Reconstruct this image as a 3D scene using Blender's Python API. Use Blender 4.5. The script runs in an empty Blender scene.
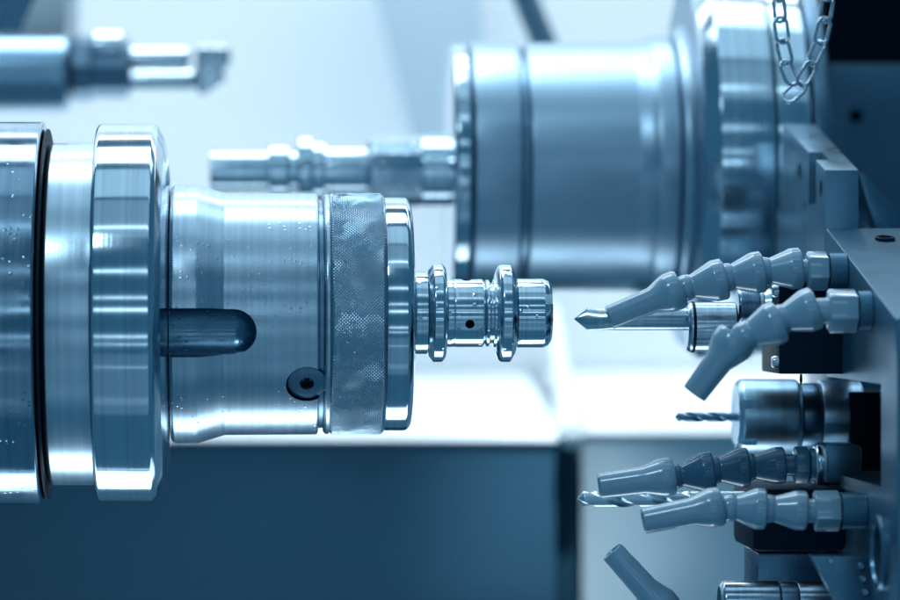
import bpy, bmesh, math, random
from mathutils import Vector, Matrix, noise
R = math.radians
random.seed(7)
scene = bpy.context.scene
col = scene.collection

# ------------------------------------------------------------------ camera, world, lamps, exposure
D, S = 1.75, 0.0005              # metres from lens to the spindle axis; metres per photo pixel there
CX, CY = 260.0, 300.0            # photo pixel straight ahead of the lens
CAMX = (CX - 450) * S
cd = bpy.data.cameras.new("camera"); cam = bpy.data.objects.new("camera", cd); col.objects.link(cam)
cam.location = (CAMX, -D, 0); cam.rotation_euler = (R(90), 0, 0)
cd.sensor_width = 36.0; cd.lens = 140.0
cd.shift_x = (450 - CX) / 900.0
cd.clip_start = 0.05; cd.clip_end = 60
cd.dof.use_dof = True; cd.dof.focus_distance = D - 0.030; cd.dof.aperture_fstop = 5.4
cd.dof.aperture_blades = 0
scene.camera = cam

w = bpy.data.worlds.new("World"); scene.world = w; w.use_nodes = True
bg = w.node_tree.nodes["Background"]
bg.inputs[0].default_value = (0.060, 0.235, 0.40, 1); bg.inputs[1].default_value = 0.48

def area(name, loc, target, sx, sy, power, color=(0.56, 0.82, 1.0)):
    l = bpy.data.lights.new(name, 'AREA'); l.shape = 'RECTANGLE'; l.size = sx; l.size_y = sy
    l.energy = power; l.color = color
    o = bpy.data.objects.new(name, l); col.objects.link(o); o.location = loc
    d = Vector(target) - Vector(loc)
    # local X stays along world X (the long side runs along the spindles)
    z = -d.normalized(); x = Vector((1, 0, 0)); x = (x - z * x.dot(z)).normalized(); y = z.cross(x)
    o.rotation_euler = Matrix((x, y, z)).transposed().to_euler()
    return o

def front_strip(name, elev, dist, h, power, sx=1.6, x=0.0):
    e = R(elev)
    return area(name, (x, -dist * math.cos(e), dist * math.sin(e)), (x, 0, 0), sx, h, power)

area("lamp_overhead", (-0.27, 0.36, 1.10), (-0.27, 0.1, 0), 0.72, 0.32, 4.6, (0.66, 0.86, 1.0))
area("lamp_overhead_right", (0.34, 0.36, 1.10), (0.34, 0.1, 0), 0.40, 0.26, 0.9, (0.60, 0.84, 1.0))
area("lamp_key", (-0.62, -1.25, 1.20), (0.12, 0, 0), 0.34, 0.24, 3.6, (0.62, 0.85, 1.0))
lw = area("lamp_back_wall", (-0.1, 0.74, 1.42), (-0.1, 1.05, 0.10), 2.6, 0.30, 8.8, (0.86, 0.95, 1.0)); lw.data.spread = R(76)
area("lamp_shelf", (-0.1, 0.75, 0.9), (-0.1, 0.8, -0.1), 2.2, 0.12, 5.0, (0.88, 0.95, 1.0))
lc = area("fill_corner", (0.12, 0.10, 0.55), (0.112, 0.60, -0.082), 0.05, 0.05, 0.045, (0.8, 0.92, 1.0)); lc.data.spread = R(15)  # added fill aimed at the corner bar to brighten its end
lu = area("fill_under_back", (-0.25, 0.26, -0.62), (-0.25, 0, 0), 1.0, 0.24, 0.60, (0.72, 0.89, 1.0)); lu.data.spread = R(80)  # added fill in place of bounce from below, brightens the ring undersides
def tube_lamp(name, elev, dist, h, radiance, sx=1.3, x=0.0):
    return front_strip(name, elev, dist, h, radiance * math.pi * sx * h, sx, x)
tube_lamp("lamp_ceiling", 84, 1.9, 0.75, 0.68, 2.0)
tube_lamp("lamp_ceiling_front", 58, 1.9, 0.85, 0.30, 2.0)
tube_lamp("lamp_tube_high", 52, 2.1, 0.055, 2.8)
tube_lamp("lamp_tube_low", 25, 2.3, 0.075, 2.2)
tube_lamp("lamp_tube_eye", 9.5, 2.4, 0.055, 1.9)
tube_lamp("lamp_tube_level", 2.5, 2.4, 0.075, 2.4)
tube_lamp("lamp_tube_below", -13, 2.3, 0.05, 1.9)
tube_lamp("lamp_tube_lowest", -17.5, 2.3, 0.035, 1.5)
tube_lamp("fill_floor", -42, 1.9, 1.3, 0.10, 2.0)  # this and the next three: unseen fills added for bands reflected in the metal
tube_lamp("fill_floor_line", -31, 2.1, 0.03, 0.6)
tube_lamp("fill_floor_band", -52, 2.0, 0.16, 0.12)
tube_lamp("fill_floor_edge", -104, 1.6, 0.04, 1.0)

scene.view_settings.view_transform = 'Standard'; scene.view_settings.look = 'None'
scene.view_settings.exposure = 0.14; scene.view_settings.gamma = 1.0
scene.render.engine = 'CYCLES'
scene.cycles.use_denoising = True
scene.cycles.max_bounces = 8
scene.cycles.sample_clamp_indirect = 6
scene.cycles.caustics_reflective = False; scene.cycles.caustics_refractive = False

# ------------------------------------------------------------------ helpers
def K(y): return S * (D + y) / D
def P(px, py, y=0.0):
    k = K(y); return Vector((CAMX + (px - CX) * k, y, (CY - py) * k))

def thing(name, label, cat, loc, group=None):
    o = bpy.data.objects.new(name, None); o.empty_display_size = 0.02; col.objects.link(o)
    o.location = loc; o['label'] = label; o['category'] = cat
    if group: o['group'] = group
    return o

def root_loc(o):
    while o.parent: o = o.parent
    return Vector(o.location)

def obj(name, bm, mat, parent=None, angle=32, label=None, smooth=True):
    if parent is not None:
        off = -root_loc(parent); bmesh.ops.translate(bm, verts=bm.verts, vec=off)
    bmesh.ops.recalc_face_normals(bm, faces=bm.faces)
    me = bpy.data.meshes.new(name); bm.to_mesh(me); bm.free()
    if smooth:
        for p in me.polygons: p.use_smooth = True
        me.set_sharp_from_angle(angle=R(angle))
    me.materials.append(mat)
    o = bpy.data.objects.new(name, me); col.objects.link(o)
    if parent is not None: o.parent = parent
    if label: o['label'] = label
    return o

def tag(o, label, cat, group=None):
    o['label'] = label; o['category'] = cat
    if group: o['group'] = group
    return o

def struct(name, bm, mat, label, **kw):
    o = obj(name, bm, mat, **kw); o['kind'] = 'structure'; o['label'] = label; o['category'] = name.replace('_', ' ')
    return o

def fillet(pts, r=1.2, n=3):
    """round the inner corners of a 2-D profile"""
    out = [pts[0]]
    for a, b, c in zip(pts, pts[1:], pts[2:]):
        A, B, C = Vector(a), Vector(b), Vector(c)
        u, v = (A - B), (C - B)
        lu, lv = u.length, v.length
        if lu < 1e-9 or lv < 1e-9: continue
        d = min(r, lu * 0.45, lv * 0.45)
        p, q = B + u / lu * d, B + v / lv * d
        for i in range(n + 1):
            t = i / n
            out.append(tuple(p * (1 - t) ** 2 + B * 2 * t * (1 - t) + q * t * t))
    out.append(pts[-1])
    return out

def lathe(bm, prof, origin, axis=Vector((1, 0, 0)), n=96, phase=0.0):
    """prof: (distance along axis, radius) in metres, from origin"""
    axis = Vector(axis).normalized()
    up = Vector((0, 0, 1)) if abs(axis.z) < 0.9 else Vector((0, 1, 0))
    s = up.cross(axis).normalized(); t = axis.cross(s)
    rings = []
    for a, r in prof:
        c = Vector(origin) + axis * a
        if r < 1e-7: rings.append([bm.verts.new(c)])
        else: rings.append([bm.verts.new(c + (s * math.cos(f) + t * math.sin(f)) * r)
                            for f in (phase + 2 * math.pi * i / n for i in range(n))])
    for A, B in zip(rings, rings[1:]):
        if len(A) == 1 and len(B) == 1: continue
        for i in range(n):
            j = (i + 1) % n
            if len(A) == 1: bm.faces.new((A[0], B[j], B[i]))
            elif len(B) == 1: bm.faces.new((A[i], A[j], B[0]))
            else: bm.faces.new((A[i], A[j], B[j], B[i]))
    return bm

def turned(prof, cy, y, n=160, r=1.2, closed=True):
    """prof in photo pixels (px, radius) for an axis along X at depth y and photo row cy"""
    k = K(y)
    pts = list(prof)
    if closed:
        if pts[0][1] > 0: pts = [(pts[0][0], 0)] + pts
        if pts[-1][1] > 0: pts = pts + [(pts[-1][0], 0)]
    pts = fillet(pts, r)
    o = P(CX, cy, y)
    return lathe(bmesh.new(), [((px - CX) * k, R_ * k) for px, R_ in pts], o, n=n)

def prism(bm, pts, x0, x1):
    """pts: (y, z) outline, pushed from x0 to x1"""
    a = [bm.verts.new((x0, y, z)) for y, z in pts]; b = [bm.verts.new((x1, y, z)) for y, z in pts]
    bm.faces.new(a); bm.faces.new(b[::-1])
    for i in range(len(pts)):
        j = (i + 1) % len(pts); bm.faces.new((a[i], b[i], b[j], a[j]))
    return bm

def slab(bm, pts, y0, y1):
    """pts: (x, z) outline, pushed from y0 to y1"""
    a = [bm.verts.new((x, y0, z)) for x, z in pts]; b = [bm.verts.new((x, y1, z)) for x, z in pts]
    bm.faces.new(a); bm.faces.new(b[::-1])
    for i in range(len(pts)):
        j = (i + 1) % len(pts); bm.faces.new((a[i], b[i], b[j], a[j]))
    return bm

def box(bm, lo, hi):
    return prism(bm, [(lo[1], lo[2]), (hi[1], lo[2]), (hi[1], hi[2]), (lo[1], hi[2])], lo[0], hi[0])

def pbox(bm, px0, px1, py0, py1, y0, y1, yr=None):
    """box whose front face (at y0) covers these photo pixels"""
    a, b = P(px0, py1, y0), P(px1, py0, y0)
    return box(bm, (a.x, y0, a.z), (b.x, y1, b.z))

def bevel(bm, w_=0.0006, n=2):
    bmesh.ops.recalc_face_normals(bm, faces=bm.faces)
    es = [e for e in bm.edges if len(e.link_faces) == 2 and e.calc_face_angle(0) > R(25)]
    bmesh.ops.bevel(bm, geom=es, offset=w_, segments=n, profile=0.6, affect='EDGES', clamp_overlap=True)
    return bm

def cut(o, cutters, angle=32, inner=None, test=None):
    """boolean-cut meshes (bmesh in world space) out of o"""
    rl = root_loc(o)
    for bm in cutters:
        bmesh.ops.translate(bm, verts=bm.verts, vec=-rl)
        bmesh.ops.recalc_face_normals(bm, faces=bm.faces)
        me = bpy.data.meshes.new("cutter"); bm.to_mesh(me); bm.free()
        c = bpy.data.objects.new("cutter", me); col.objects.link(c)
        c.parent = o.parent
        if o.parent is None: c.location = o.location
        m = o.modifiers.new("b", 'BOOLEAN'); m.object = c; m.operation = 'DIFFERENCE'; m.solver = 'EXACT'
        dg = bpy.context.evaluated_depsgraph_get(); dg.update()
        new = bpy.data.meshes.new_from_object(o.evaluated_get(dg))
        o.modifiers.remove(m); o.data = new
        bpy.data.objects.remove(c); bpy.data.meshes.remove(me)
    for p in o.data.polygons: p.use_smooth = True
    o.data.set_sharp_from_angle(angle=R(angle))
    if inner:
        o.data.materials.append(inner)
        for p in o.data.polygons:
            if test(p.center + rl): p.material_index = 1

def tube(bm, pts, r, n=12, closed=False):
    """sweep a circle along a polyline of Vectors; r is a number or a list"""
    m = len(pts); rings = []; prev = None
    for i, p in enumerate(pts):
        if closed: d = (pts[(i + 1) % m] - pts[i - 1])
        else: d = pts[min(i + 1, m - 1)] - pts[max(i - 1, 0)]
        d.normalize()
        if prev is None:
            ref = Vector((0, 1, 0)) if abs(d.y) < 0.8 else Vector((0, 0, 1))
            s = ref.cross(d).normalized()
        else: s = (prev - d * prev.dot(d)).normalized()
        prev = s; t = d.cross(s)
        rr = r[i] if isinstance(r, (list, tuple)) else r
        rings.append([bm.verts.new(p + (s * math.cos(f) + t * math.sin(f)) * rr) for f in (2 * math.pi * j / n for j in range(n))])
    last = m if closed else m - 1
    for i in range(last):
        A, B = rings[i], rings[(i + 1) % m]
        for j in range(n):
            bm.faces.new((A[j], A[(j + 1) % n], B[(j + 1) % n], B[j]))
    if not closed:
        bm.faces.new(rings[0]); bm.faces.new(rings[-1][::-1])
    return bm

# ------------------------------------------------------------------ materials
def new_mat(name):
    m = bpy.data.materials.new(name); m.use_nodes = True
    nt = m.node_tree; b = nt.nodes["Principled BSDF"]
    return m, nt, b, nt.nodes.new, nt.links.new

def metal(name, color, rough=0.25, aniso=0.0, lines=0.0, linescale=900, blotch=0.08, drops=0.0, dropscale=260, blotchscale=35, wear=0.12):
    m, nt, b, N, L = new_mat(name)
    b.inputs['Metallic'].default_value = 1.0
    tc = N('ShaderNodeTexCoord')
    nz = N('ShaderNodeTexNoise'); nz.inputs['Scale'].default_value = blotchscale; nz.inputs['Detail'].default_value = 5
    L(tc.outputs['Object'], nz.inputs['Vector'])
    # rubbing and oil film: tint and roughness wander a little
    mx = N('ShaderNodeMix'); mx.data_type = 'RGBA'
    c2 = tuple(c * (1 - wear * 2) for c in color)
    mx.inputs['A'].default_value = (*color, 1); mx.inputs['B'].default_value = (*c2, 1)
    L(nz.outputs['Fac'], mx.inputs['Factor']); L(mx.outputs['Result'], b.inputs['Base Color'])
    mr = N('ShaderNodeMapRange'); mr.inputs['From Min'].default_value = 0.3; mr.inputs['From Max'].default_value = 0.7
    mr.inputs['To Min'].default_value = max(0.03, rough - blotch); mr.inputs['To Max'].default_value = rough + blotch
    L(nz.outputs['Fac'], mr.inputs['Value']); L(mr.outputs['Result'], b.inputs['Roughness'])
    if aniso:
        b.inputs['Anisotropic'].default_value = aniso; b.inputs['Anisotropic Rotation'].default_value = 0.25
        tg = N('ShaderNodeTangent'); tg.direction_type = 'RADIAL'; tg.axis = 'X'
        L(tg.outputs['Tangent'], b.inputs['Tangent'])
    last = None
    if lines:
        mp = N('ShaderNodeMapping'); mp.inputs['Scale'].default_value = (1, 0.004, 0.004)
        L(tc.outputs['Object'], mp.inputs['Vector'])
        n2 = N('ShaderNodeTexNoise'); n2.inputs['Scale'].default_value = linescale; n2.inputs['Detail'].default_value = 3
        L(mp.outputs['Vector'], n2.inputs['Vector'])
        bp = N('ShaderNodeBump'); bp.inputs['Strength'].default_value = lines; bp.inputs['Distance'].default_value = 0.0004
        L(n2.outputs['Fac'], bp.inputs['Height']); last = bp
        # fine rings left by the lathe tool: brighter and duller streaks round the part
        n4 = N('ShaderNodeTexNoise'); n4.inputs['Scale'].default_value = linescale * 0.35; n4.inputs['Detail'].default_value = 4
        L(mp.outputs['Vector'], n4.inputs['Vector'])
        mk = N('ShaderNodeMapRange'); mk.inputs['From Min'].default_value = 0.3; mk.inputs['From Max'].default_value = 0.7
        mk.inputs['To Min'].default_value = 0.84; mk.inputs['To Max'].default_value = 1.08
        L(n4.outputs['Fac'], mk.inputs['Value'])
        vm = N('ShaderNodeVectorMath'); vm.operation = 'SCALE'
        L(mx.outputs['Result'], vm.inputs[0]); L(mk.outputs['Result'], vm.inputs['Scale']); L(vm.outputs['Vector'], b.inputs['Base Color'])
    if drops:
        vo = N('ShaderNodeTexVoronoi'); vo.inputs['Scale'].default_value = dropscale; vo.inputs['Randomness'].default_value = 1
        L(tc.outputs['Object'], vo.inputs['Vector'])
        r2 = N('ShaderNodeMapRange'); r2.inputs['From Min'].default_value = 0.0; r2.inputs['From Max'].default_value = 0.32
        r2.inputs['To Min'].default_value = 1; r2.inputs['To Max'].default_value = 0; r2.interpolation_type = 'SMOOTHSTEP'
        L(vo.outputs['Distance'], r2.inputs['Value'])
        # only some cells hold a drop
        sp = N('ShaderNodeSeparateColor'); L(vo.outputs['Color'], sp.inputs['Color'])
        gt = N('ShaderNodeMath'); gt.operation = 'GREATER_THAN'; gt.inputs[1].default_value = 0.66
        L(sp.outputs['Red'], gt.inputs[0])
        n3 = N('ShaderNodeTexNoise'); n3.inputs['Scale'].default_value = 28; L(tc.outputs['Object'], n3.inputs['Vector'])
        g2 = N('ShaderNodeMapRange'); g2.inputs['From Min'].default_value = 0.44; g2.inputs['From Max'].default_value = 0.54
        L(n3.outputs['Fac'], g2.inputs['Value'])
        m1 = N('ShaderNodeMath'); m1.operation = 'MULTIPLY'; L(r2.outputs['Result'], m1.inputs[0]); L(gt.outputs[0], m1.inputs[1])
        m2 = N('ShaderNodeMath'); m2.operation = 'MULTIPLY'; L(m1.outputs[0], m2.inputs[0]); L(g2.outputs['Result'], m2.inputs[1])
        bd = N('ShaderNodeBump'); bd.inputs['Strength'].default_value = drops; bd.inputs['Distance'].default_value = 0.0008
        L(m2.outputs[0], bd.inputs['Height'])
        if last: L(last.outputs['Normal'], bd.inputs['Normal'])
        last = bd
    if last: L(last.outputs['Normal'], b.inputs['Normal'])
    return m

def plain(name, color, rough=0.5, spec=0.5, metallic=0.0, var=0.12, scale=30, bump=0.0, bumpscale=600, coat=0.0):
    m, nt, b, N, L = new_mat(name)
    b.inputs['Metallic'].default_value = metallic
    b.inputs['Specular IOR Level'].default_value = spec
    b.inputs['Coat Weight'].default_value = coat
    b.inputs['Coat Roughness'].default_value = 0.08
    tc = N('ShaderNodeTexCoord')
    nz = N('ShaderNodeTexNoise'); nz.inputs['Scale'].default_value = scale; nz.inputs['Detail'].default_value = 6
    L(tc.outputs['Object'], nz.inputs['Vector'])
    mx = N('ShaderNodeMix'); mx.data_type = 'RGBA'
    mx.inputs['A'].default_value = (*[c * (1 - var) for c in color], 1); mx.inputs['B'].default_value = (*[min(1, c * (1 + var)) for c in color], 1)
    L(nz.outputs['Fac'], mx.inputs['Factor']); L(mx.outputs['Result'], b.inputs['Base Color'])
    mr = N('ShaderNodeMapRange'); mr.inputs['To Min'].default_value = max(0.03, rough - 0.1); mr.inputs['To Max'].default_value = min(1, rough + 0.1)
    L(nz.outputs['Fac'], mr.inputs['Value']); L(mr.outputs['Result'], b.inputs['Roughness'])
    if bump:
        n2 = N('ShaderNodeTexNoise'); n2.inputs['Scale'].default_value = bumpscale; n2.inputs['Detail'].default_value = 3
        L(tc.outputs['Object'], n2.inputs['Vector'])
        bp = N('ShaderNodeBump'); bp.inputs['Strength'].default_value = bump; bp.inputs['Distance'].default_value = 0.0005
        L(n2.outputs['Fac'], bp.inputs['Height']); L(bp.outputs['Normal'], b.inputs['Normal'])
    return m

STEEL = (0.66, 0.79, 0.88)
m_ring = metal('ground_steel', STEEL, 0.13, 0.7, 0.07, 1000, 0.03, wear=0.08)
m_ring_dark = metal('oily_steel', (0.36, 0.50, 0.62), 0.16, 0.3, 0.16, 700, 0.08, drops=0.35, dropscale=330, wear=0.15)
m_neck = metal('turned_steel', STEEL, 0.30, 0.5, 0.16, 900, 0.04, wear=0.06)
m_body = metal('satin_steel', (0.58, 0.71, 0.81), 0.28, 0.2, 0.05, 900, 0.05, drops=0.22, dropscale=400, wear=0.10)
m_knurl = metal('knurled_steel', (0.52, 0.67, 0.78), 0.26, 0.0, 0.0, blotch=0.12, blotchscale=60, drops=0.5, dropscale=420, wear=0.2)
m_part = metal('wet_machined_steel', (0.70, 0.82, 0.90), 0.13, 0.3, 0.10, 1500, 0.05, drops=0.55, dropscale=260, wear=0.05)
m_rear = metal('rear_satin_steel', (0.42, 0.56, 0.67), 0.36, 0.25, 0.0, 500, 0.04, wear=0.06)
m_rear_bright = metal('rear_bright_steel', STEEL, 0.15, 0.7, 0.08, 900, 0.04, wear=0.05)
m_tool = metal('tool_steel', (0.62, 0.75, 0.85), 0.2, 0.0, 0.05, 900, 0.06)
m_drill = metal('drill_steel', (0.62, 0.76, 0.86), 0.3, blotch=0.05)
m_drill_dark = metal('dark_drill_steel', (0.25, 0.40, 0.52), 0.38, blotch=0.05)
m_tool_dark = metal('dark_tool_steel', (0.22, 0.34, 0.45), 0.3, 0.0, 0.05, 900, 0.06)
m_chain = metal('chain_steel', (0.55, 0.68, 0.78), 0.24, blotchscale=200)
m_cast = plain('oiled_machine_iron', (0.095, 0.215, 0.31), 0.28, 0.5, 0.75, 0.2, 45, 0.10, 900)
m_turret = plain('turret_ground_iron', (0.075, 0.195, 0.29), 0.36, 0.5, 0.6, 0.18, 30, 0.06, 1100)
m_black = plain('black_oxide', (0.003, 0.020, 0.040), 0.5, 0.12, 0.0, 0.3, 60, 0.08, 700)
m_hole = plain('recess_shade', (0.0005, 0.005, 0.012), 0.6, 0.05)  # near-black colour stands in for shade inside bores and recesses
m_noz = plain('hose_plastic', (0.28, 0.445, 0.56), 0.24, 0.55, 0.0, 0.08, 90, 0.05, 500, coat=1.0)
m_noz_dark = plain('hose_plastic_darker', (0.05, 0.15, 0.235), 0.22, 0.55, 0.0, 0.1, 90, 0.05, 500, coat=0.3)
m_white = plain('white_enamel', (0.80, 0.85, 0.88), 0.45, 0.4, 0, 0.03, 6)
m_pale = plain('pale_blue_enamel', (0.72, 0.89, 0.98), 0.4, 0.4, 0, 0.05, 6)
m_dark = plain('dark_blue_enamel', (0.052, 0.155, 0.235), 0.32, 0.5, 0, 0.40, 3)  # broad mottling in the colour stands in for soft light and reflections
m_darker = plain('gap_shade_navy', (0.016, 0.07, 0.115), 0.6, 0.2, 0)

# ------------------------------------------------------------------ the setting: inside of the machine
bm = bmesh.new(); box(bm, (-2.2, 1.05, -1.2), (2.2, 1.08, 1.4))
struct('wall', bm, m_white, 'white enamel back wall of the machine, out of focus', smooth=False)

# white shelf and the dark front below it, ending in a rounded corner
YL = 0.62
a = P(-400, 440, YL); b_ = P(556, 440, YL); t0 = P(0, 374, 1.03)
bm = bmesh.new(); prism(bm, [(YL, a.z), (1.045, t0.z), (1.045, a.z - .0015), (YL, a.z - .0015)], a.x, P(573, 440, YL).x)
bevel(bm, 0.0005, 3)
struct('machine_shelf', bm, m_white, 'bright white sloping shelf behind the front spindle')
bm = bmesh.new(); lo = P(-400, 900, YL); box(bm, (a.x, YL + 0.006, lo.z), (b_.x, 1.0, a.z - 0.0018))
struct('machine_front', bm, m_dark, 'dark blue machine front below the white shelf', smooth=False)
bm = bmesh.new(); box(bm, (b_.x + 0.001, YL + 0.03, lo.z), (P(581, 440, YL).x, 1.0, a.z - 0.0018))
struct('machine_gap', bm, m_darker, 'dark strip standing in for the shaded gap at the right end of the machine front', smooth=False)  # solid box coloured dark for the shade in the gap
# right hand panel
YR = 0.70
q0, q1 = P(583, 433, YR), P(1300, 433, YR); lo = P(0, 900, YR); t1 = P(0, 372, 1.03)
bm = bmesh.new(); prism(bm, [(YR, q0.z), (1.045, t1.z), (1.045, q0.z - .0015), (YR, q0.z - .0015)], q0.x, q1.x); bevel(bm, 0.0005, 3)
struct('side_shelf', bm, m_white, 'white shelf behind the drills, right of the shelf corner')
bm = bmesh.new(); box(bm, (q0.x, YR + 0.005, lo.z), (q1.x, 1.0, q0.z - 0.0018))
struct('side_panel', bm, m_pale, 'pale blue panel below the right white shelf', smooth=False)

pr = thing('corner_highlight', 'white rounded bar standing in for the highlight on the right corner of the white shelf', 'post', P(571, 440, 0.6))  # white bar shaped as the highlight along the shelf's rounded fold
pts = [P(552, 310, 0.99), P(560, 360, 0.86), P(567, 405, 0.72), P(571, 437, 0.595)]
bm = bmesh.new(); k = K(0.62); tube(bm, pts, [7 * k, 9 * k, 13 * k, 13 * k], 20)
lathe(bm, [(0, 13 * k), (5 * k, 11 * k), (9 * k, 6 * k), (10 * k, 0)], pts[-1], Vector((0, -0.1, -1)), 20)
obj('post', bm, m_white, pr, 60)

# a pale panel added to darken part of the wall, and a hose hanging in the blurred distance
bm = bmesh.new()
slab(bm, [(P(330, -200, .95).x, P(0, -200, .95).z), (P(470, -200, .95).x, P(0, -200, .95).z), (P(492, 190, .95).x, P(0, 190, .95).z), (P(425, 190, .95).x, P(0, 190, .95).z)], 0.95, 1.0)
bevel(bm, 0.003, 2)
tag(obj('dim_zone_panel', bm, plain('dim_zone_enamel', (0.60, 0.74, 0.83), 0.5, 0.3, 0, 0.04, 5)), 'pale blue blurred panel added for the darker zone of the back wall', 'panel')
bm = bmesh.new(); tube(bm, [P(505, -80, .7), P(515, -30, .7), P(530, 10, .7), P(545, 45, .7), P(560, 100, .7)], 13 * K(.7), 16)
tag(obj('hose', bm, plain('hose_rubber', (0.12, 0.24, 0.34), 0.5)), 'blurred dark hose hanging behind the rear spindle', 'hose')

# ------------------------------------------------------------------ front spindle
CYS = 314
sp = thing('front_spindle', 'large stepped steel spindle nose in the left foreground with knurled nut', 'spindle', P(0, CYS, 0))
obj('rear_ring', turned([(-500, 192), (43, 192), (45, 190), (46, 178), (46, 60)], CYS, 0, r=1), m_ring_dark, sp, label='oily dark rear ring')
obj('gap_shade_disc', turned([(47.4, 60), (47.4, 185), (49.6, 185), (49.6, 60)], CYS, 0, r=0.4), m_black, sp)  # disc coloured black so the gap between the rings looks shaded
obj('neck_ring', turned([(51, 60), (51, 166), (54, 171), (97.5, 171), (97.5, 60)], CYS, 0, r=1.5), m_neck, sp)
obj('collar', turned([(98, 60), (98, 187), (101, 190), (154, 190), (159, 187), (165, 176), (168.5, 156), (170.5, 134), (170.5, 60)], CYS, 0, r=1.3), m_ring, sp)
body = obj('body', turned([(171.5, 60), (171.5, 126), (175, 129), (198, 129), (225, 121), (316, 120.5), (317.5, 119), (317.5, 60)], CYS, 0, r=1.2, n=192), m_body, sp)
k = S
zs = (CYS - 333) * k
# coolant slot: a long round-ended recess
def capsule(x0, x1, rad, c, ysc, n=40, m=14):
    prof = [(x0 - rad + rad * (1 - math.cos(math.pi / 2 * i / m)), rad * math.sin(math.pi / 2 * i / m)) for i in range(m + 1)]
    prof += [(x1 + rad * math.sin(math.pi / 2 * i / m), rad * math.cos(math.pi / 2 * i / m)) for i in range(m + 1)]
    b = lathe(bmesh.new(), prof, (0, 0, 0), n=n)
    for v in b.verts: v.co.y *= ysc
    bmesh.ops.translate(b, verts=b.verts, vec=c)
    return b
slot_z = P(0, 333, -0.06).z
c1 = capsule(P(150, 0, -.062).x, P(233, 0, -.062).x, 25 * K(-.062), Vector((0, -127.5 * k, slot_z)), 1.05)
# counterbore of the set screw, along a radius
ang = math.asin(69 / 121)
rad_dir = Vector((0, -math.cos(ang), -math.sin(ang)))
ctr = Vector((P(307, 0, -0.05).x, 0, P(0, CYS, 0).z))
c2 = lathe(bmesh.new(), [(108 * k, 0), (108 * k, 20.5 * k), (130 * k, 20.5 * k), (130 * k, 0)], ctr, rad_dir, 48)
m_slot = metal('slot_steel_shaded', (0.17, 0.30, 0.40), 0.24, blotchscale=120, drops=0.4, dropscale=350)  # shadow inside the recess is put into this darker colour
zax = P(0, CYS, 0).z
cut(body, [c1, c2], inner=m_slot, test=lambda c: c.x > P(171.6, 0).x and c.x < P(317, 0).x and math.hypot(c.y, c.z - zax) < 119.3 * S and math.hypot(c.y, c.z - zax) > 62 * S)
obj('slot_floor', bm := lathe(bmesh.new(), [(0, 9 * k), (60 * k, 9 * k), (64 * k, 6 * k), (65 * k, 0)], Vector((P(178, 0, -.06).x, -108 * k, slot_z - 7 * k)), n=24), m_ring, sp) if False else None
scr = obj('set_screw', lathe(bmesh.new(), [(104 * k, 0), (104 * k, 19.5 * k), (115 * k, 19.5 * k), (117 * k, 18.5 * k), (118.3 * k, 14 * k), (118.3 * k, 7 * k), (114 * k, 6 * k), (110 * k, 4.5 * k), (109 * k, 0)], ctr, rad_dir, 48), m_tool_dark, sp)
obj('socket_pin', lathe(bmesh.new(), [(108 * k, 0), (108 * k, 3 * k), (113.5 * k, 3 * k), (114.5 * k, 2 * k), (114.5 * k, 0)], ctr, rad_dir, 20), m_black, scr)
obj('groove', turned([(317.8, 60), (317.8, 114), (322.2, 114), (322.2, 60)], CYS, 0, r=0.3), m_tool_dark, sp)

# knurled nut: diamond pyramids as real relief
nut = obj('nut', turned([(322.5, 60), (322.5, 117), (325, 120), (328.5, 120), (328.5, 60)], CYS, 0, r=0.8), m_body, sp)
def knurl(x0, x1, rad, cy):
    pitch = 3.3
    turns = round(2 * math.pi * rad / pitch)
    nx, nc = round((x1 - x0) / pitch * 6), turns * 6
    x1 = x0 + nx * pitch / 6
    b = bmesh.new(); rings = []
    tri = lambda t: abs((t % 1.0) * 2 - 1)
    for i in range(nx + 1):
        px = x0 + (x1 - x0) * i / nx
        edge = min(1, (px - x0) / 3, (x1 - px) / 3)
        ring = []
        for j in range(nc):
            f = 2 * math.pi * j / nc
            u, v = px / pitch, f * turns / (2 * math.pi)
            q = noise.noise(Vector((px * .035, math.cos(f) * 4, math.sin(f) * 4))) + .5 * noise.noise(Vector((px * .11 + 9, math.cos(f) * 11, math.sin(f) * 11)))
            h = (min(tri(u + v), tri(u - v)) - .33) * 2.0 * min(1.15, max(.35, .95 + .36 * q)) + .45
            rr = rad - 2.2 * (1 - max(edge, 0)) - 0.6 + h * 0.55 * (0.25 + 0.75 * max(edge, 0))
            ring.append(b.verts.new((0, 0, 0)))
            ring[-1].co = Vector((CAMX + (px - CX) * S, -rr * S * math.cos(f), (CY - cy) * S + rr * S * math.sin(f)))
        rings.append(ring)
    for A, B in zip(rings, rings[1:]):
        for j in range(nc):
            jj = (j + 1) % nc; b.faces.new((A[j], A[jj], B[jj], B[j]))
    b.faces.new(rings[0]); b.faces.new(rings[-1])
    return b
obj('knurled_band', knurl(328.6, 383, 120.5, CYS), m_knurl, nut, 20, smooth=True)
obj('end_ring', turned([(383.2, 60), (383.2, 116.5), (405, 116.5), (409.5, 112), (411, 104), (411, 40), (409, 36)], CYS, 0, r=2), m_ring, sp)

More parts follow.
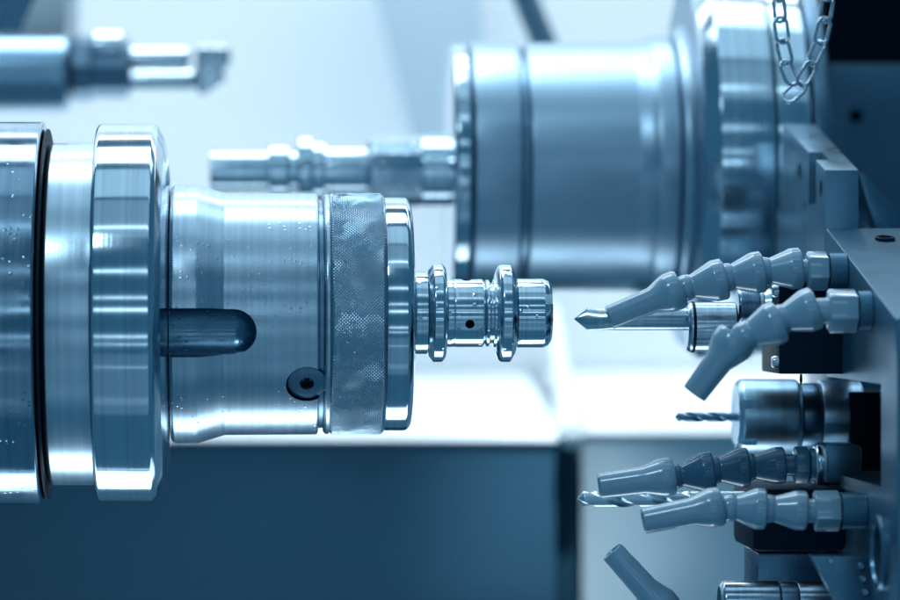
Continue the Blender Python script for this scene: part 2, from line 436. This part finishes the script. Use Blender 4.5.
# ------------------------------------------------------------------ part in the front spindle
CYP = 313
tp = thing('turned_part', 'small wet spool shaped steel part with two flanges, gripped by the front spindle', 'machined part', P(412, CYP, 0))
pb = obj('shank', turned([(400, 34), (413.5, 34), (413.5, 40), (415, 41), (427, 41), (427.5, 30)], CYP, 0, 128, 0.8), m_part, tp)
obj('flange', turned([(427.5, 20), (427.5, 42), (433, 49), (442, 49), (445.5, 45), (445.5, 20)], CYP, 0, 128, 1), m_part, tp)
drum = obj('barrel', turned([(445.6, 20), (445.6, 33), (447, 34), (453, 34), (453.3, 33.4), (453.9, 33.4), (454.2, 34), (482, 34), (484, 32), (484, 20)], CYP, 0, 128, 0.5), m_part, tp)
def radial_hole(px, py, rpx, R_, depth, cy):
    sa = (py - cy) / R_
    an = math.asin(max(-1, min(1, sa)))
    d = Vector((0, -math.cos(an), -math.sin(an)))
    return lathe(bmesh.new(), [((R_ - depth) * S, 0), ((R_ - depth) * S, rpx * S), ((R_ + 6) * S, rpx * S), ((R_ + 6) * S, 0)], Vector((P(px, 0, 0).x, 0, P(0, cy, 0).z)), d, 28)
cut(drum, [radial_hole(468, 324, 4.6, 34, 22, CYP), radial_hole(466, 279.6, 4.6, 34, 22, CYP)])
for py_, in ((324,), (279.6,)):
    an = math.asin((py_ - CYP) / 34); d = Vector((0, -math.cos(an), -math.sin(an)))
    obj('bore', lathe(bmesh.new(), [(13 * S, 0), (13 * S, 4.3 * S), (29 * S, 4.3 * S), (29 * S, 0)], Vector((P(468, 0, 0).x, 0, P(0, CYP, 0).z)), d, 24), m_hole, drum)  # black plug painted as the shade down the hole
obj('grooved_neck', turned([(484.1, 20), (484.1, 30), (486, 33.5), (488.5, 33.5), (490, 30), (492, 30), (493, 34), (496, 34), (498, 32), (498, 20)], CYP, 0, 128, 0.5), m_part, tp)
obj('flange', turned([(497, 20), (495, 40), (498, 47), (501, 49), (510, 49), (515, 41), (516, 20)], CYP, 0, 128, 1), m_part, tp)
end = obj('end_stub', turned([(516.2, 20), (516.2, 34.5), (543, 34.5), (548, 32.5), (551, 28), (551, 0)], CYP, 0, 128, 1), m_part, tp)
nb = bmesh.new(); box(nb, (P(543, 0).x, -0.03, P(0, 304).z), (P(556, 0).x, -0.010, P(0, 294).z))
cut(end, [nb])

# ------------------------------------------------------------------ rear spindle
YB, CYB = 0.33, 167
rs = thing('rear_spindle', 'large blurred steel spindle with wide flange behind the drills', 'spindle', P(640, CYB, YB))
obj('front_ring', turned([(448, 60), (448, 118), (451, 123), (464, 123), (466, 120), (466, 60)], CYB, YB, r=2), m_rear_bright, rs)
obj('cap', turned([(467.5, 60), (467.5, 122), (470, 125), (513, 125), (515, 122), (515, 60)], CYB, YB, r=1.5), m_rear, rs)
obj('groove', turned([(515.5, 60), (515.5, 118), (521.5, 118), (521.5, 60)], CYB, YB, r=.5), m_tool_dark, rs)
obj('body', turned([(522, 60), (522, 122), (524, 124), (628, 124), (640, 127), (647, 130.5), (665, 131), (666.5, 129), (666.5, 60)], CYB, YB, r=3), m_rear, rs)
obj('shoulder', turned([(667, 60), (667, 130), (670, 136), (675, 137), (679, 141), (680.6, 146), (680.6, 60)], CYB, YB, r=2), m_rear, rs)
obj('flange', turned([(682, 60), (682, 179), (683, 181), (697, 192), (747, 192), (748.5, 190), (748.5, 60)], CYB, YB, r=.8), m_rear_bright, rs, label='wide bright flange')
obj('flange_face', turned([(680.8, 60), (680.8, 178), (681.9, 179), (681.9, 60)], CYB, YB, r=.3), m_rear, rs)  # added disc in duller steel, mutes the bright reflection on the flange
obj('back_disc', turned([(751, 60), (751, 187), (782, 187), (784, 184), (784, 60)], CYB, YB, r=1.5), m_rear_bright, rs)
obj('back_disc', turned([(785, 60), (785, 193), (800, 192), (803, 186), (803, 60)], CYB, YB, r=1.5), m_tool_dark, rs)

YP, CYW = 0.34, 171
rp = thing('turned_shaft', 'blurred stepped steel shaft held by the rear spindle', 'machined part', P(330, CYW, YP))
obj('tip', turned([(210, 20), (211, 21), (268, 21)], CYW, YP, 96, 0.3), m_rear_bright, rp)
obj('tip_ring', turned([(268.2, 25), (270, 27), (288, 27), (290, 25)], CYW, YP, 96, 0.3), m_rear_bright, rp)
obj('neck', turned([(290.2, 21), (297, 21)], CYW, YP, 96, .5), m_rear_bright, rp)
obj('flange', turned([(297.2, 34), (299, 37), (311, 37), (313, 34)], CYW, YP, 96, 0.3), m_rear_bright, rp)
obj('step_ring', turned([(313.2, 31), (324, 31)], CYW, YP, 96, .5), m_rear_bright, rp)
obj('waist', turned([(324.2, 25), (366.8, 25)], CYW, YP, 96, 1), m_rear_bright, rp)
hx = turned([(367.2, 32), (370, 36), (421, 36)], CYW, YP, 14, 1)
obj('faceted_drum', hx, m_part, rp, 15)
obj('hub', turned([(421.2, 36), (450, 36), (452, 40), (456, 40)], CYW, YP, 96, 1), m_rear_bright, rp)

# ------------------------------------------------------------------ blurred boring bar, upper left
YT = 0.55
bh = thing('boring_bar', 'strongly blurred boring bar in a round dark holder at upper left', 'cutting tool', P(70, 70, YT))
m_bar = metal('bright_bar', (0.75, 0.85, 0.92), 0.2, blotch=0.03)
m_hold = metal('holder_steel', (0.30, 0.45, 0.57), 0.3, blotch=0.05)
obj('holder', turned([(-400, 39), (66, 39), (70, 36)], 73, YT, 96, 2), m_hold, bh)
obj('nut', turned([(70.5, 28), (74, 33), (92, 33), (94, 30), (128, 30), (130, 26)], 68, YT, 8, 1), m_tool_dark, bh)
obj('clamp', turned([(93, 12), (95, 16), (121, 16), (123, 12)], 46, YT - 0.01, 48, 1), m_bar, bh)
obj('bar', turned([(129, 8), (131, 11), (186, 11), (190, 9)], 58, YT, 48, 1), m_bar, bh)
obj('bar', turned([(129, 8), (131, 11), (192, 11), (196, 9)], 80, YT - .004, 48, 1), m_bar, bh)
bm = bmesh.new(); k = K(YT)
slab(bm, [(P(196, 0, YT).x, P(0, 90, YT).z), (P(196, 0, YT).x, P(0, 46, YT).z), (P(230, 0, YT).x, P(0, 47, YT).z), (P(231, 0, YT).x, P(0, 64, YT).z), (P(222, 0, YT).x, P(0, 72, YT).z), (P(229, 0, YT).x, P(0, 78, YT).z), (P(202, 0, YT).x, P(0, 97, YT).z)], YT - 12 * k, YT + 8 * k)
bevel(bm, 0.0025, 3); obj('cutting_tip', bm, m_bar, bh, 50)
bk = thing('tool_block', 'blurred dark blue tool block above the boring bar holder in the top left corner', 'tool block', P(20, 0, YT + .06))
bm = bmesh.new(); pbox(bm, -400, 68, -120, 33, YT + 0.02, YT + 0.16); bevel(bm, .004, 3); obj('block', bm, m_cast, bk)
bm = bmesh.new(); slab(bm, [(P(20, 0, YT).x, P(0, 32, YT).z), (P(66, 0, YT).x, P(0, 32, YT).z), (P(66, 0, YT).x, P(0, -40, YT).z), (P(50, 0, YT).x, P(0, -40, YT).z)], YT + 0.005, YT + 0.018)  # triangular highlight on the block, built as a white wedge
bevel(bm, .002, 2); obj('highlight_wedge', bm, m_white, bk, label='white wedge standing in for a highlight on the block')

# ------------------------------------------------------------------ right hand machine wall
ym = 0.42
bm = bmesh.new(); pbox(bm, 826, 1200, 64, 420, ym, ym + 0.08); bevel(bm, .0015, 2)
mp_ = tag(obj('machine_plate', bm, plain('painted_plate', (0.055, 0.14, 0.215), 0.34, 0.5, 0.5, 0.3, 22)), 'grey blue machine plate with one round hole, right of the rear spindle', 'plate')
ch = P(856, 116, ym); cut(mp_, [lathe(bmesh.new(), [(-.02, 0), (-.02, 7 * K(ym)), (.04, 7 * K(ym)), (.04, 0)], ch, Vector((0, 1, 0)), 32)])
bm = bmesh.new(); pbox(bm, 822, 1200, -300, 63, ym + 0.05, ym + 0.09)
tag(obj('recess_shade_panel', bm, m_hole, smooth=False), 'almost black panel standing in for the shaded recess above the machine plate', 'panel')  # colour near black for the shade of an open recess

# ------------------------------------------------------------------ turret
XF = CAMX + 566 * S * 1.78 / 1.75
yb, zb = 0.03, (CY - 228) * K(0.03)
yf, zf = -0.165, (CY - 318) * K(-0.165)
tr = thing('tool_turret', 'grey blue angled tool turret on the right edge, carrying drills and nozzles', 'turret', (XF, 0, -0.2))
bm = prism(bmesh.new(), [(yb, zb), (yf, zf), (yf - .004, zf - .02), (yf - .004, -.25), (yb, -.25)], XF, XF + 0.30); bevel(bm, 0.0011, 3)
tb = obj('body', bm, m_turret, tr)
def xbore(py, y, r, depth):
    z = P(0, py, y).z
    return lathe(bmesh.new(), [(-.01, 0), (-.01, r * S), (depth, r * S), (depth, 0)], Vector((XF, y, z)), n=36)
pk = bmesh.new(); box(pk, (XF - .01, -.128, P(0, 487, -.128).z), (XF + .07, .10, P(0, 384, -.128).z))
cut(tb, [xbore(553, -0.13, 33, .03), pk], inner=m_black, test=lambda c: c.x > XF + .0002 and c.y > -.15 and c.y < .029 and c.z < P(0, 383, -.128).z and c.z > -.20 and c.x < XF + .0705)  # pocket and bore walls coloured black for the shade inside
zc = P(0, 553, -.13).z
obj('bore_rim', lathe(bmesh.new(), [(-.0015, 27 * S), (-.003, 28 * S), (-.003, 34 * S), (-.0015, 36 * S), (.002, 36 * S), (.002, 27 * S), (-.0015, 27 * S)], Vector((XF, -.13, zc)), n=48), m_cast, tr)
hb = obj('bolt', lathe(bmesh.new(), [(.006, 0), (.006, 16 * S), (.001, 16 * S), (0.0005, 14 * S), (.0005, 7 * S), (.004, 6.5 * S), (.004, 0)], Vector((XF, -.13, zc)), n=6), m_black, tr)
# black disc on the sloping top, drawn for the shade in a bolt hole
pt = P(884, 229, 0.005)
obj('bolt_hole_shade', lathe(bmesh.new(), [(-.001, 0), (-.001, 10 * S), (.0008, 10 * S), (.0012, 9 * S), (.0012, 7 * S), (.0002, 6.5 * S), (.0002, 0)], Vector((pt.x, 0.002, zb - .0060)), Vector((0, -.2, 1)), 32), m_black, tr)

br = thing('slotted_bracket', 'upright steel bracket block with a slot and small holes behind the turret top', 'bracket', (XF, .09, 0))
bm = prism(bmesh.new(), [(.0335, .0664), (.175, .0968), (.225, -.03), (.0335, -.03)], XF, XF + .0172); bevel(bm, .0007, 2)
bb = obj('block', bm, plain('bracket_iron', (0.15, 0.285, 0.385), 0.30, 0.5, 0.7, 0.22, 55, 0.08, 900), br)
sl = bmesh.new(); box(sl, (XF - .01, .062, .050), (XF + .0068, .086, .14))
cut(bb, [sl] + [lathe(bmesh.new(), [(-.005, 0), (-.005, r), (.008, r), (.008, 0)], Vector((XF, y, z)), n=20) for y, z, r in ((.117, .0685, .0050), (.046, .0570, .0045), (.10, .050, .002))])
# gusset seen beyond the block: slopes down to the right
g0 = [P(858, 172, .09), P(866, 174, .09), P(899, 214, .09), P(899, 250, .09), P(858, 250, .16)]
bm = slab(bmesh.new(), [(v.x, v.z) for v in g0], .09, .12); bevel(bm, .0006, 2); obj('gusset', bm, m_cast, br)

# blocks bolted to the turret's face
def dark_block(label, px0, px1, py0, py1, y0, y1, screws=(), chamfer=0.001):
    t = thing('tool_holder', label, 'tool holder', P((px0 + px1) / 2, py1, (y0 + y1) / 2), 'black tool holders on the turret face')
    b = pbox(bmesh.new(), px0, px1, py0, py1, y0, y1); bevel(b, chamfer, 2); obj('block', b, m_black, t)
    xl = P(px0, 0, y0).x
    for py in screws:
        z = P(0, py, y0).z
        obj('screw', lathe(bmesh.new(), [(.001, 0), (.001, 6.5 * S), (-.002, 6.5 * S), (-.003, 5.5 * S), (-.003, 3.2 * S), (-.001, 3 * S), (-.001, 0)], Vector((xl, y0 + 8 * S, z)), n=24), m_tool, t)
    return t

HA = dark_block('black tool holder between the two upper nozzles with the pointed spotting drill', 779, 846, 281, 374, -0.02, 0.04, (291, 362))
p_ = P(801, 374.2, -.012)
obj('pin', lathe(bmesh.new(), [(0, 0), (0, 1.2 * S), (6 * S, 1.6 * S), (10 * S, .6 * S), (10.5 * S, 0)], p_, Vector((0, 0, -1)), 16), m_black, HA)
y, cy = 0.0, 327
obj('collet_nut', turned([(688, 10), (686, 22), (689, 25), (734, 25), (736, 23)], cy, y, 64, 0.8), m_tool, HA)
cn = turned([(736.5, 14), (736.5, 17), (738, 18)] + [p for i in range(8) for p in ((739 + i * 2.6, 18.5), (740.3 + i * 2.6, 15.6))] + [(762, 16), (763, 15), (772, 19), (780, 19)], 306, y + .012, 48, 0.3)
obj('groove_shade', turned([(691, 12), (691, 25.6), (694, 25.6), (694, 12)], cy, y, 64, 0.4), m_black, HA)  # black ring painted for the dark line of a groove
obj('threaded_stud', cn, m_tool, HA)

# spotting drill with a 90 degree point: round shank, two ground flats at the tip
sd = thing('spot_drill', 'pointed spotting drill beside the topmost nozzle', 'drill bit', P(630, 319, y))
obj('shank', turned([(612, 10.5), (616, 11.2), (690, 11.2)], 319, y, 48, 0.6), m_tool, sd)
bm = bmesh.new()
kk = K(y)
def tipring(px, r, sq, rot):
    o = P(px, 319, y); vs = []
    for i in range(32):
        f = 2 * math.pi * i / 32
        a_, c_ = r * math.cos(f), r * math.sin(f) * sq
        vs.append(bm.verts.new(o + Vector((0, (a_ * math.sin(rot) + c_ * math.cos(rot)) * kk, (a_ * math.cos(rot) - c_ * math.sin(rot)) * kk))))
    return vs
rr = [tipring(574.3, .4, .5, .1), tipring(587, 11.2, .42, .1), tipring(602, 11.2, .55, .3), tipring(614, 11.2, .98, .45)]
for A, B in zip(rr, rr[1:]):
    for i in range(32): bm.faces.new((A[i], A[(i + 1) % 32], B[(i + 1) % 32], B[i]))
bm.faces.new(rr[0]); bm.faces.new(rr[-1])
obj('point', bm, m_tool, sd, 25)

def twist_drill(name, label, px0, px1, pxs, cy, y, r, turns, slope=0.0, mat=None):
    mat = mat or m_drill
    t = thing(name, label, 'drill bit', P((px0 + px1) / 2, cy, y))
    b = bmesh.new(); k = K(y); n, m = 40, 120; rings = []
    for i in range(m + 1):
        f = i / m; px = px0 + (px1 - px0) * f
        tipf = min(1, (px - px0) / (r * 0.75) + 0.02)
        o = P(px, cy + slope * (px - px0), y); tw = 2 * math.pi * turns * f + 0.6
        ring = []
        for j in range(n):
            a_ = 2 * math.pi * j / n; q = math.cos(2 * a_)
            rad = r * (1 - 0.52 * max(0, q) ** 0.7) * tipf
            ring.append(b.verts.new(o + Vector((0, rad * k * math.cos(a_ + tw), rad * k * math.sin(a_ + tw)))))
        rings.append(ring)
    for A, B in zip(rings, rings[1:]):
        for j in range(n): b.faces.new((A[j], A[(j + 1) % n], B[(j + 1) % n], B[j]))
    b.faces.new(rings[0]); b.faces.new(rings[-1])
    obj('flutes', b, mat, t, 40)
    obj('shank', lathe(bmesh.new(), [(0, 0), (0, r * .97 * k), ((pxs - px1) * k, r * .97 * k), ((pxs - px1) * k, 0)], P(px1 + .2, cy + slope * (px1 - px0), y), n=32), mat, t)
    return t

# collet chuck with the thin drill
HB = dark_block('large black tool holder behind the thin drill collet, third from the top', 850, 900, 392, 478, 0.036, 0.095)
y2, cy2 = 0.055, 416
m_chuck = metal('satin_chuck_steel', (0.60, 0.81, 0.95), 0.34, 0.0, 0.04, 700, 0.04, wear=0.05)
cb = obj('collet_nut', turned([(737, 16), (735, 33), (740, 37), (795, 37), (799, 33)], cy2, y2, 80, 1.5), m_chuck, HB)
kk = K(y2)
cs = []
for f in (-0.35, 0.75, 1.85, 2.9):
    d = Vector((0, -math.cos(f), -math.sin(f)))
    c_ = P(752, cy2, y2)
    bq = bmesh.new(); box(bq, (P(733, 0, y2).x, -4.5 * kk, 29 * kk), (P(753, 0, y2).x, 4.5 * kk, 45 * kk))
    bmesh.ops.rotate(bq, verts=bq.verts, matrix=Matrix.Rotation(f + math.pi / 2, 3, 'X')); bmesh.ops.translate(bq, verts=bq.verts, vec=Vector((0, y2, c_.z)))
    cs.append(bq)
cut(cb, cs)
obj('collar', turned([(799.5, 20), (799.5, 33), (818, 33), (818.5, 20)], cy2, y2, 64, 1), m_tool_dark, HB)
obj('sleeve', turned([(819, 20), (819, 36), (858, 36), (860, 34)], cy2, y2, 64, 1), m_chuck, HB)
twist_drill('twist_drill', 'thin blurred twist drill held in the slotted collet nut', 675, 730, 742, 417, y2, 4.8, 1.2, 0.0, m_drill_dark)
# large twist drill between the lower nozzles
twist_drill('twist_drill', 'thick shiny twist drill between the third and fourth nozzles', 577, 690, 770, 499, 0.0, 8.2, 1.25, 0.0)
HC = dark_block('black tool holder under the fourth nozzle from the top', 752, 846, 488, 552, -0.03, 0.04, (), 0.004)
# post below it and the round bar at the bottom
bm = pbox(bmesh.new(), 758, 838, 553, 640, -0.01, 0.04); bevel(bm, .001, 2)
tag(obj('support_block', bm, m_cast), 'dark steel support block below the lowest black tool holder', 'block')
bs = thing('boring_sleeve', 'shiny round steel sleeve cut by the bottom edge of the picture', 'tool sleeve', P(770, 605, -.06))
obj('sleeve', turned([(721, 12), (719, 19), (723, 24), (778, 24), (779, 20)], 605, -.06, 80, 1.5), m_tool, bs)
obj('ring', turned([(779.3, 12), (779.3, 23), (796, 23), (796.5, 12)], 605, -.06, 80, .6), m_tool_dark, bs)
obj('shank', turned([(797, 12), (797, 23.5), (829, 23.5), (830, 22)], 605, -.06, 80, 1), m_tool, bs)
obj('stem', turned([(830.5, 12), (830.5, 15), (900, 15), (900, 10)], 605, -.06, 60, 1), m_tool_dark, bs)
# slanted clamp plate
v = [P(812, 556, -.1), P(876, 556, -.1), P(876, 640, -.1), P(858, 640, -.1)]
bm = slab(bmesh.new(), [(q.x, q.z) for q in v], -.10, -.085); bevel(bm, .0008, 2)
cp = tag(obj('clamp_plate', bm, m_cast), 'slanted grey clamp plate with small screws at lower right', 'clamp plate')
for px, py in ((861, 566), (863, 579), (865, 592), (830, 561)):
    c = P(px, py, -.10)
    obj('screw', lathe(bmesh.new(), [(-.001, 0), (-.001, 3.4 * S), (.0008, 3.4 * S), (.0016, 2.6 * S), (.0016, 1.5 * S), (.0006, 1.3 * S), (.0006, 0)], c, Vector((0, -1, 0)), 20), m_tool, cp)
# flange with bore behind the third nozzle
pf = thing('port_flange', 'small round steel port with a dark bore, right of the third nozzle fitting', 'port', P(822, 468, .01))
obj('ring', turned([(816, 17), (814, 19), (814, 22), (816, 24), (824, 24), (824, 17), (816, 17)], 468, .01, 48, .6, closed=False), m_tool, pf)
obj('bore', turned([(817, 0), (817, 16.8), (850, 16.8), (850, 0)], 468, .01, 32, .3), m_hole, pf)  # solid black plug gives the port its inner shade
bm = pbox(bmesh.new(), 826, 862, 445, 484, -.012, .025); bevel(bm, .002, 2); obj('housing', bm, m_cast, pf)

# ------------------------------------------------------------------ coolant nozzles
def seg_profile(L, rn, rw):
    return [(-.10 * L, 0), (-.10 * L, rn * .8), (0.0, rn), (.10 * L, rn * 1.02), (.64 * L, rw * .985), (.70 * L, rw), (.90 * L, rw), (.95 * L, rw * .93), (.96 * L, rw * .72), (.92 * L, rw * .66), (.92 * L, 0)]

def nozzle(label, y, tip, cup, segs, fitting, pipe_to, rt=12, rc=20, mats=None, dy=0.0, hexr=19.5):
    t = thing('coolant_nozzle', label, 'nozzle', P(fitting[1] if fitting else cup[0], (fitting[2] if fitting else cup[1]), y), 'jointed coolant nozzles on the turret')
    k = K(y); m1, m2 = mats or (m_noz, m_noz)
    a_, c_ = P(*tip, y), P(*cup, y); ax = c_ - a_; L = ax.length
    wall = 2.0
    prof = [(1.5 * k, 0), (8 * k, (rt - 4) * k), (1.0 * k, (rt - 2.6) * k), (0, (rt - 1.6) * k), (.3 * k, (rt - .5) * k), (1.5 * k, rt * k), (L - 24 * k if L > 50 * k else L * .5, (rt + 1.2) * k),
            (L - 9 * k, (rc - 1) * k), (L - 5 * k, rc * k), (L + 4 * k, rc * k), (L + 7 * k, (rc - 1.5) * k), (L + 7.5 * k, (rc - 4) * k), (L + 3 * k, (rc - 6) * k), (L + 3 * k, 0)]
    prof = [prof[0]] + [(5 * k, 0)] * 0 + prof[1:]
    obj('nozzle_tip', lathe(bmesh.new(), prof, a_, ax, 56), m1, t, 40)
    for (x0, y0, x1, y1, rn, rw) in segs:
        p, q = P(x0, y0, y), P(x1, y1, y); d = q - p
        sg = obj('segment', lathe(bmesh.new(), fillet(seg_profile(d.length, rn * k, rw * k), .8 * k), p, d, 56), m2, t, 40)
        # ball that sits in the neighbour's socket
        n_ = 12; rb = rn * 1.12 * k
        obj('ball', lathe(bmesh.new(), [(-rb * math.cos(math.pi * i / n_), rb * math.sin(math.pi * i / n_)) for i in range(n_ + 1)], p - d.normalized() * (3 * k), d, 32), m2, sg, 60)
    if fitting:
        x0, x1, cy, r = fitting
        p = P(x0, cy, y)
        obj('ball', lathe(bmesh.new(), fillet([(-12 * k, 0), (-12 * k, r * .62 * k), (2 * k, r * .66 * k), (2 * k, 0)], k), p, (1, 0, 0), 40), m2, t)
        hb_ = lathe(bmesh.new(), [(0, 0), (0, r * .93 * k), (2 * k, r * 1.1 * k), ((x1 - x0) * k - 2 * k, r * 1.1 * k), ((x1 - x0) * k, r * .95 * k), ((x1 - x0) * k, 0)], p, (1, 0, 0), 6, 0.35)
        bevel(hb_, .0004, 2)
        obj('hex_fitting', hb_, m2, t, 25)
        pe = XF if pipe_to is None else pipe_to
        ps = P(x1, cy, y)
        if pe - ps.x > 0.0005:
            obj('pipe', lathe(bmesh.new(), [(0.0002, 0), (0.0002, r * .98 * k), (pe - ps.x - .0003, r * .98 * k), (pe - ps.x - .0003, 0)], ps, (1, 0, 0), 40), m_turret, t)
    return t

nozzle('topmost grey blue coolant nozzle, reaching left over the pointed spotting drill', -.03, (609, 318), (674, 291),
       [(689, 287, 727, 278, 12, 21), (730, 277, 765, 271, 13, 21), (767, 271, 803, 268, 13, 21)], (806, 828, 271, 18.5), None)
nozzle('second coolant nozzle from the top, bent steeply down towards the thin drill', -.10, (694, 394), (733, 342),
       [(748, 335, 782, 320, 14, 22), (783, 319, 818, 307, 14, 22)], (827, 857, 311, 20.5), None, rt=13, rc=21.5)
nozzle('third coolant nozzle from the top with dark segments, above the thick twist drill', -.05, (599, 486), (667, 477),
       [(679, 476, 715, 471, 11, 20.5), (717, 470, 750, 467, 12.5, 20), (752, 467, 786, 465, 12.5, 18.5)], (793, 809, 465, 17), P(815, 0, -.05).x, rt=13, rc=19.5, mats=(m_noz, m_noz_dark))
nozzle('fourth coolant nozzle from the top, pointing left just below the thick twist drill', -.085, (643, 521), (715, 507),
       [(733, 508, 767, 509, 12.5, 21), (771, 509, 808, 511, 13, 20)], (813, 840, 511, 19), None, rt=13, rc=20)
nozzle('lowest coolant nozzle, slanting up to the left from the bottom edge', -.06, (612, 551), (662, 607),
       [(672, 618, 700, 640, 12, 20)], None, None, rt=12, rc=19)

# ------------------------------------------------------------------ chain
chn = thing('hanging_chain', 'small steel link chain hanging in a V before the rear spindle flange', 'chain', P(800, -60, .04))
yc = .04
def link(c, d, roll, L, W, r):
    """c centre, d direction in the picture plane, roll about d"""
    d = Vector((d[0], 0, -d[1])).normalized(); n0 = Vector((0, 1, 0)); s = d.cross(n0).normalized()
    s = s * math.cos(roll) + n0 * math.sin(roll)
    pts = []; hl = (L - W) / 2
    for i in range(12): f = math.pi * i / 11 - math.pi / 2; pts.append(c + d * (hl + math.cos(f) * W / 2) + s * math.sin(f) * W / 2)
    for i in range(12): f = math.pi * i / 11 + math.pi / 2; pts.append(c + d * (-hl + math.cos(f) * W / 2) + s * math.sin(f) * W / 2)
    return tube(bmesh.new(), pts, r, 10, True)
k = K(yc)
for (px, py, dx, dy, roll, L) in ((777, -34, .1, 1, 1.0, 26), (778, -12, .1, 1, .2, 26), (779.5, 9, .1, 1, -.9, 26), (781.5, 30, .12, 1, .35, 26), (784.5, 52, .25, 1, -.75, 26), (789, 73, .45, 1, .45, 26),
                                  (794, 92, 1, -.85, .5, 25), (806.5, 74, .6, -1, -.45, 27), (816, 53, .45, -1, .8, 26), (822.5, 31, .25, -1, -.4, 27), (826.5, 9, .15, -1, .85, 26), (829, -13, .1, -1, -.2, 26), (831, -35, .1, -1, 1.0, 26)):
    obj('link', link(P(px, py, yc), (dx, dy), roll, L * k, 14 * k, 1.85 * k), m_chain, chn, 60)
